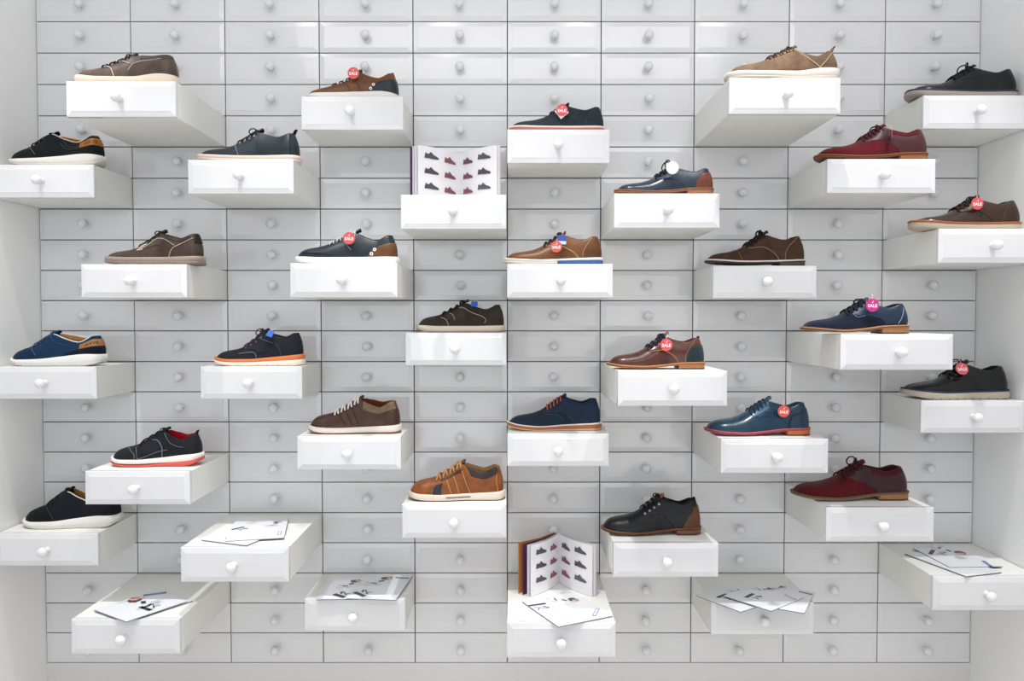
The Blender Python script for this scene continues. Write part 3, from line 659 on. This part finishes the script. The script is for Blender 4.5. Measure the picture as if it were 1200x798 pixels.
for k, (a, kw) in SH.items():
    name, style, (px0, px1), back, hs, chg, c, label = a
    d = DR[k]; S = Shoe(style, hs, **chg)
    hw = .052
    yc = d['y'] + .006 + back + hw
    pc = (px0 + px1) / 2
    sy = D + yc
    Lw = (px1 - px0) * sy / F; xc = (pc - 600) * sy / F
    for _ in range(6):                # length and position so that its outline spans what the photo shows
        q = []
        for i in range(61):
            u = i / 60
            for sd in (-1, 1):
                X = xc + (-.012 + u * 1.024 - .5) * Lw; Y = yc + (sd * (S.w(u) + .010 * rnd(u / .1) * rnd((1 - u) / .06)) + S.bend(u)) * Lw
                q.append(600 + F * X / (D + Y))
        a_, b_ = min(q), max(q); Lw *= (px1 - px0) / (b_ - a_)
        xc += ((px0 + px1) / 2 - (a_ + b_) / 2) * sy / F * .9
    if 'rim' in c: pass
    z = d['z1'] + .0006
    def fix_blue(S, root, place, c=c):
        if 'heelblue' in c:
            for o in root.children:
                if o.name.startswith('outsole'):
                    m2 = mat('rubber', c['heelblue']); o.data.materials.append(m2)
                    for p in o.data.polygons:
                        if p.center.x > .52: p.material_index = 1
    if 'heelblue' in c: c['extra'] = fix_blue
    build_shoe(name, S, Lw, (xc, yc, z), c, label)
    SP[k] = (xc, yc, z, Lw)

# ------------------------------------------------------------------ tags hanging from the laces
def disc(b, r, t, m, T, n=28):
    vs = [T @ Vector((r * math.cos(2 * PI * i / n), y, r * math.sin(2 * PI * i / n))) for y in (0, t) for i in range(n)]
    b.add(vs, [tuple(range(n)), tuple(range(n, 2 * n))] + [(i, (i + 1) % n, n + (i + 1) % n, n + i) for i in range(n)], m)
def tag_obj(k, px, py, col, label, kind='sale', r=.0185, rz=0, tilt=0, yo=None, roll=0):
    xc, yc, z, L = SP[k]
    y = yc + (yo if yo is not None else -.047)
    p = at_y(px, py, y)
    root = empty('sale_tag' if kind == 'sale' else 'lace_tag', p); tag(root, label, 'tag', 'tags hung on the displayed shoes')
    T = Matrix.Rotation(rz, 4, 'Z') @ Matrix.Rotation(tilt, 4, 'X') @ Matrix.Rotation(roll, 4, 'Y')
    if kind == 'card':
        b = MB(); q = .014 if k == 'd13' else .0105; b.box(-q, q, 0, .0012, -q, q, mat('card', col), T); b.build('card', root)
        if k == 'd13': b = MB(); b.box(-.0135, .0135, -.0006, -.0001, -.0135, -.004, mat('card', 'DCE3F0'), T); b.build('printed_band', root)
    else:
        b = MB(); disc(b, r, .0012, mat('card', col), T); b.build('disc', root)
    if kind == 'sale':
        tv, tf = text_verts('SALE'); w = max(v.x for v in tv) - min(v.x for v in tv); s_ = r * 1.45 / w
        b = MB(); b.add([T @ Vector((v.x * s_, -.0006, (v.y * s_) - r * .12)) for v in tv], tf, mat('card', 'FFFFFF'))
        a = r * .13
        b.add([T @ Vector(q) for q in [(-a * .9, -.0006, r * .42), (a * .2, -.0006, r * .30), (a * 1.6, -.0006, r * .78), (a * .1, -.0006, r * .5)]], [(0, 1, 2, 3)], mat('card', 'FFFFFF'))
        b.build('lettering', root, recalc=False)
    b = MB(); b.tube([T @ Vector((0, .002, (r if kind != 'card' else .014) * .8)), T @ Vector((.002, .006, r * 1.35)), T @ Vector((.008, .022, r * 1.7))], .0007, mat('lace', 'E6DCD8'), 5); b.build('string', root)
    return root
RED = 'E0575A'
tag_obj('d3', 414, 85.5, RED, 'round red SALE tag on the brown sneaker with navy heel')
tag_obj('d6', 658.5, 129, RED, 'round red SALE tag over a white card on the slate derby')
tb = tag_obj('d6', 658.2, 131, 'F1F1F1', 'white square card behind the red tag on the slate derby', 'plain', r=.001, yo=-.044)
b = MB(); T = Matrix.Rotation(PI / 4 + .1, 4, 'Y'); b.box(-.0165, .0165, 0, .001, -.0165, .0165, mat('card', 'F1F1F1'), T); b.build('card', tb)
tag_obj('d7', 788, 196.5, 'F2ECEC', 'blank white oval tag on the navy derby with brown heel', 'plain', r=.0195)
tag_obj('d10', 1045.5, 155.5, 'E0609A', 'pink tag seen edge-on on the red suede derby', 'plain', r=.017, rz=1.15, yo=-.05)
tag_obj('d12', 409, 279, RED, 'round red SALE tag on the navy sneaker with brown heel patch')
tag_obj('d13', 658.5, 281, '3B55A8', 'square blue card tag on the tan-brown derby', 'card', yo=-.046, roll=.05)
tag_obj('d13', 652, 289, 'D9605C', 'round red SALE tag below the blue card on the tan-brown derby', yo=-.052, r=.0175)
tag_obj('d15', 1145.5, 238.5, 'D9545A', 'round red SALE tag on the dark brown derby with orange welt', yo=-.046)
tag_obj('d16', 556, 356, '2C50B0', 'small blue tag tucked at the laces of the olive-brown sneaker', 'card', yo=-.036, tilt=-.7)
tag_obj('d18', 316.5, 391, '2A62C8', 'small blue tag tied in the laces of the black orange-soled sneaker', 'card', yo=-.036, tilt=-.5, roll=.35)
tag_obj('d19', 781, 404, 'E2555A', 'round red SALE tag on the reddish-brown polished derby', r=.0185)
tag_obj('d20', 1022.5, 357.5, 'D42C88', 'round magenta SALE tag on the navy suede derby', r=.0195)
tag_obj('d21', 1127.5, 432, 'E0606A', 'round red SALE tag on the black wingtip derby', r=.0200, tilt=-.35)
tag_obj('d24', 918.5, 482, 'E2564E', 'round red SALE tag on the teal-blue oxford', r=.0185)

# ------------------------------------------------------------------ catalogues and brochures
SIL = [(0, .02), (.02, .16), (.06, .33), (.12, .34), (.2, .28), (.32, .30), (.40, .40), (.46, .40), (.54, .32), (.66, .23), (.82, .18), (.95, .12), (1, .04), (.96, 0), (.5, 0), (.3, .02)]
def catalogue(name, spine, yawL, yawR, w, h, label, edge, group, leanback=0):
    """opened like a V, standing on its lower edge; spine away from the viewer"""
    root = empty(name, spine); tag(root, label, 'catalogue', group)
    cols = ['4A4A50', '7C4B50', '55484A', '4E4E55', '6A4248', '7C4B50']
    for side, yaw, nm in ((-1, yawL, 'left_page'), (1, yawR, 'right_page')):
        dx, dy = math.sin(yaw) * side, -math.cos(yaw)
        def P(u, v, o=0):     # u along page from spine, v up, o offset towards the reader
            cv = .010 * math.sin(PI * min(u, 1)) * 0 + .006 * (1 - math.exp(-u * 9))
            nx, ny = -side * math.cos(yaw), -math.sin(yaw)
            q = .012 * math.sin(PI * u)
            return Vector((dx * w * u + nx * (o + q), dy * w * u + ny * (o + q), v * h))
        b = MB(); pm = mat('paper', 'EFEDF1'); N = 30; vs = []
        for i in range(N + 1):
            for o in (0, -.0018):
                vs += [P(i / N, 0, o), P(i / N, 1, o)]
        fs = []
        for i in range(N):
            a = i * 4; d = a + 4
            fs += [(a, d, d + 1, a + 1), (a + 2, a + 3, d + 3, d + 2), (a, a + 2, d + 2, d), (a + 1, d + 1, d + 3, a + 3)]
        fs += [(0, 1, 3, 2), (N * 4, N * 4 + 2, N * 4 + 3, N * 4 + 1)]
        b.add(vs, fs, pm)
        for r_ in range(3):
            for q in range(2):
                u0 = .13 + .44 * q; v0 = .78 - r_ * .275 - (.03 if q == (0 if side < 0 else 0) else 0)
                m = mat('card', ([['4E4E55', '4A4A50', '4E4E55'], ['8A5558', '7C4B50', '84525A']][1 - q] if side < 0 else [['5E4248', '7A4650', '8A5258'], ['55555C', '4C464C', '58585E']][q])[r_]); pts = []
                for (x, y) in SIL:
                    xx = x if side < 0 else x
                    uu = u0 + .31 * (1 - xx) if side < 0 else u0 + .31 * xx
                    pts.append(P(uu, v0 + y * .31 * w / h, .0016))
                # split the silhouette into a fan-safe strip
                n = len(pts); b.poly(pts, m)
        b.build(nm, root, recalc=False)
        # leaves behind
        for j, (cname, off, du) in enumerate(edge if side < 0 else [('F2EFF2', .004, .02), ('EFECEF', .008, .0)]):
            b = MB(); vs = []; ya = yaw + off * (9 if side < 0 else 6)
            ddx, ddy = math.sin(ya) * side, -math.cos(ya); nx, ny = -side * math.cos(ya), -math.sin(ya)
            for u in (0, .5, 1):
                q = .010 * math.sin(PI * u) - off * .9 - .0015
                for o in (0, -.0012):
                    for v in (0, 1): vs.append((ddx * w * u * (1 + du) + nx * (q + o), ddy * w * u * (1 + du) + ny * (q + o), v * h))
            fs = []
            for i in range(2):
                a = i * 4; d = a + 4; fs += [(a, d, d + 1, a + 1), (a + 2, a + 3, d + 3, d + 2), (a, a + 2, d + 2, d), (a + 1, d + 1, d + 3, a + 3)]
            fs += [(0, 1, 3, 2), (8, 10, 11, 9)]
            b.add(vs, fs, mat('paper', cname)); b.build('cover' if j == len(edge) - 1 and side < 0 else 'leaf', root)
    return root
d = DR['d5']; sp = Vector((at_y(539, 228, -.075).x, -.075, d['z1'] + .0006))
catalogue('open_catalogue', sp, .80, .80, .178, .180, 'open white catalogue of shoe pictures standing on the upper middle drawer', [('F0EDF2', .004, .02), ('EDE9F0', .009, .03), ('5E3A66', .014, .04)], 'standing shoe catalogues')
d = DR['d34']; sp = at_z(655, 682, d['z1']); sp.z = d['z1'] + .0006
catalogue('open_catalogue', sp, .60, .60, .176, .168, 'open catalogue with orange and purple leaves standing on the lowest middle drawer', [('EDEAF2', .004, .02), ('54304E', .012, .02), ('C8803C', .020, .02)], 'standing shoe catalogues')

def brochure(k, A, B, perp, z_off, label, marks=(), flip=False, band='none', logo='3E5C96', bw=None, edge='5C6472'):
    """lies on the drawer; A-B is one photographed edge, perp the size away from the viewer"""
    z = DR[k]['z1'] + .0008 + z_off
    a = at_z(*A, z); b_ = at_z(*B, z); a.z = b_.z = z
    ex = (b_ - a); w = bw or ex.length; ex.normalize(); ey = Vector((-ex.y, ex.x, 0))
    if ey.y < 0: ey = -ey
    root = empty('brochure', a); tag(root, label, 'brochure', 'brochures lying on the low drawers')
    M = Matrix((ex, ey, Vector((0, 0, 1)))).transposed().to_4x4()
    def pt(u, v, o=0): return M @ Vector((u * w, v * perp, o + .002 * math.exp(-((u * 1.0) ** 2) * 8) * 0))
    t = .0036
    m = MB(); m.box(0, w, 0, perp, 0, t * .5, mat('card', edge), M); m.build('back_cover', root)
    m = MB(); m.box(.0006, w - .0006, .0006, perp - .0006, t * .5, t, mat('paper', 'EAEDF2'), M)
    o = t + .0004
    dk = mat('card', '2A2E3A'); gy = mat('card', '7C828E'); br = mat('card', '54302C'); pk = mat('card', 'D9A9A4'); lg = mat('card', logo); sk = mat('card', 'E6D2CE'); lw = mat('card', 'C8D2E6')
    def quad(u0, v0, u1, v1, th, mm):
        du, dv = u1 - u0, v1 - v0; l = math.hypot(du * w, dv * perp); nu, nv = -dv * perp / l * th / w, du * w / l * th / perp
        m.poly([pt(u0 - nu, v0 - nv, o), pt(u1 - nu, v1 - nv, o), pt(u1 + nu, v1 + nv, o), pt(u0 + nu, v0 + nv, o)], mm)
    def blob(u, v, ru, rv, mm, oo=0, n=14, seed=0):
        rr = random.Random(seed); m.poly([pt(u + ru * (1 + rr.uniform(-.2, .2)) * math.cos(2 * PI * i / n), v + rv * (1 + rr.uniform(-.2, .2)) * math.sin(2 * PI * i / n), o + oo) for i in range(n)], mm)
    for mk in marks:
        kind = mk[0]; u, v, s_, an = mk[1:5]
        ca, sa = math.cos(an), math.sin(an)
        def R(du, dv): return (u + (du * ca - dv * sa) * s_, v + (du * sa + dv * ca) * s_ * w / perp)
        def st(x0, y0, x1, y1, th, mm): quad(*R(x0, y0), *R(x1, y1), th * s_, mm)
        if kind == 'strokes':          # bold slanting stroke with thinner pen strokes beside it
            st(-.12, -.16, -.12, .16, .0075, dk); st(-.02, -.10, .10, .12, .0026, gy); st(-.02, .06, .08, .14, .0034, dk); st(.02, -.02, .12, -.08, .0026, gy)
        if kind == 'figure':           # sketched reclining figure with brown hair
            for q, (x, y, r_, mm) in enumerate([(0, 0, .07, br), (.06, .01, .055, pk), (.02, -.05, .022, br), (.08, -.05, .03, sk), (.07, .045, .018, br)]):
                c_ = R(x, y); blob(*c_, r_ * s_, r_ * s_ * w / perp, mm, .0001 * q, seed=q + 3)
            for x0, y0, x1, y1, mm in ((-.10, -.14, -.02, -.10, dk), (-.2, -.2, -.12, -.22, gy), (-.28, -.14, -.18, -.2, lw), (-.32, -.26, -.2, -.3, sk), (-.15, -.3, -.05, -.26, lw)):
                st(x0, y0, x1, y1, .0042, mm)
        if kind == 'logo':             # blue bar, hollow when drawn as an outline
            st(-.15, 0, .15, 0, .0062, lg)
            if mk[5:]: 
                o += .0003; st(-.13, 0, .13, 0, .0040, mat('card', 'EEF1F6')); o -= .0003
            else:
                o += .0003; st(-.10, 0, .10, 0, .0018, mat('card', 'A9B8D4')); o -= .0003
    m.build('front_cover', root, recalc=False)
    return root
brochure('d29', (236, 633.5), (288.5, 640), .16, 0, 'white brochure underneath, poking out at the front left of the second lowest left drawer', [('strokes', .55, .28, .9, -.5)])
brochure('d29', (264, 635), (333, 631), .25, .0032, 'white brochure with blue outlined box lying uppermost on the second lowest left drawer', [('strokes', .18, .52, .8, -.9), ('figure', .80, .78, .9, .3), ('logo', .90, .22, .9, PI / 2 - .05, 1)])
brochure('d32', (149, 728.5), (225.9, 704.8), .17, 0, 'white brochure lying underneath on the lowest left drawer', [('strokes', .33, .35, .7, -1.6)])
brochure('d32', (110, 715.5), (148, 729.5), .205, .0032, 'white brochure with a reclining figure lying uppermost on the lowest left drawer', [('figure', .18, .55, 1.7, 2.2), ('strokes', .72, .55, 1.0, PI / 2), ('logo', -.0 + .18, .9, 1.3, 1.0)])
brochure('d33', (370.7, 703.3), (420, 702.6), .235, 0, 'left one of two overlapping white brochures on the fourth column lowest drawer', [('strokes', .60, .18, 1.2, .9), ('figure', .72, .72, 1.5, .2)])
brochure('d33', (406, 702), (464, 704), .245, .0032, 'right one of two overlapping white brochures, with dark blue bar on its corner', [('strokes', .28, .22, 1.1, .9), ('figure', .48, .82, 1.4, .2), ('logo', .82, .86, 1.0, -.08)])
brochure('d34', (612, 706), (654.3, 735.5), .19, 0, 'white brochure lying in front of the standing catalogue, corner over the drawer edge', [('strokes', .30, .14, .8, -.1), ('figure', .25, .80, .9, .2), ('logo', .80, .84, .9, -.75, 1)])
brochure('d35', (815, 698), (868, 718), .16, 0, 'leftmost of three fanned brochures on a low right drawer', [('strokes', .42, .40, .9, .1), ('figure', .30, .95, .6, .3)])
brochure('d35', (848, 699), (904, 717), .185, .0064, 'middle one of three fanned brochures, with blue bar', [('strokes', .42, .35, .9, .1), ('figure', .34, .92, .8, .1), ('logo', .84, .82, .9, -.3, 1)])
brochure('d35', (881, 709), (943, 719.5), .21, .0032, 'rightmost of three fanned brochures, with dark bar at its upper corner', [('strokes', .10, .55, .8, .1), ('figure', .35, 1.0, .8, .1), ('logo', .84, .88, .9, -.2)])
brochure('d31', (1060, 649.4), (1132, 676.4), .14, 0, 'white brochure with dark edge lying underneath on the lowest right drawer', [('strokes', .35, .75, .8, .9)], edge='2E3444')
brochure('d31', (1070, 643), (1112.7, 665.5), .175, .0032, 'white brochure lying uppermost on the lowest right drawer', [('strokes', .32, .30, .9, .9), ('figure', .30, .72, 1.2, -.3), ('logo', .88, .80, 1.0, -.2)], edge='3E4454')

# ------------------------------------------------------------------ light
def area(name, loc, target, sx, sy, power, col=(1, 1, 1)):
    l = bpy.data.lights.new(name, 'AREA'); l.shape = 'RECTANGLE'; l.size = sx; l.size_y = sy; l.energy = power; l.color = col
    o = bpy.data.objects.new(name, l); COL.objects.link(o); o.location = loc
    o.rotation_euler = (Vector(target) - Vector(loc)).to_track_quat('-Z', 'Y').to_euler(); return o
def spot(name, loc, target, power, ang=70, blend=.5, r=.03, col=(1, 1, 1)):
    l = bpy.data.lights.new(name, 'SPOT'); l.energy = power; l.spot_size = math.radians(ang); l.spot_blend = blend; l.shadow_soft_size = r; l.color = col
    o = bpy.data.objects.new(name, l); COL.objects.link(o); o.location = loc
    o.rotation_euler = (Vector(target) - Vector(loc)).to_track_quat('-Z', 'Y').to_euler(); return o
for x in (-1.4, -.7, 0, .7, 1.4):
    spot('ceiling_spot', (x, -.80, 3.32), (x * .97, -.46, .4), 100, 48, 1.0, .022, (1, .99, .975))
for x in (-1.05, -.35, .35, 1.05):
    spot('upper_spot', (x, -1.3, 3.34), (x, -.2, 2.0), 7, 84, .8, .022, (1, .99, .98))
area('overhead_fill', (0, -2.4, 3.35), (0, -.3, .6), 2.8, .8, 19, (1, .99, .98))  # added soft fill from overhead to brighten drawer tops, not a fitting
area('shop_fill', (-.85, -4.4, 1.3), (-.2, 0, 1.1), 1.4, 2.4, 15, (.80, .88, 1))
area('shop_fill', (.85, -4.4, 1.3), (.2, 0, 1.1), 1.4, 2.4, 15, (1, .955, .88))
w = bpy.data.worlds.new('world'); scene.world = w; w.use_nodes = True
w.node_tree.nodes['Background'].inputs[0].default_value = (.91, .945, 1, 1); w.node_tree.nodes['Background'].inputs[1].default_value = .60
scene.view_settings.view_transform = 'Standard'; scene.view_settings.look = 'None'
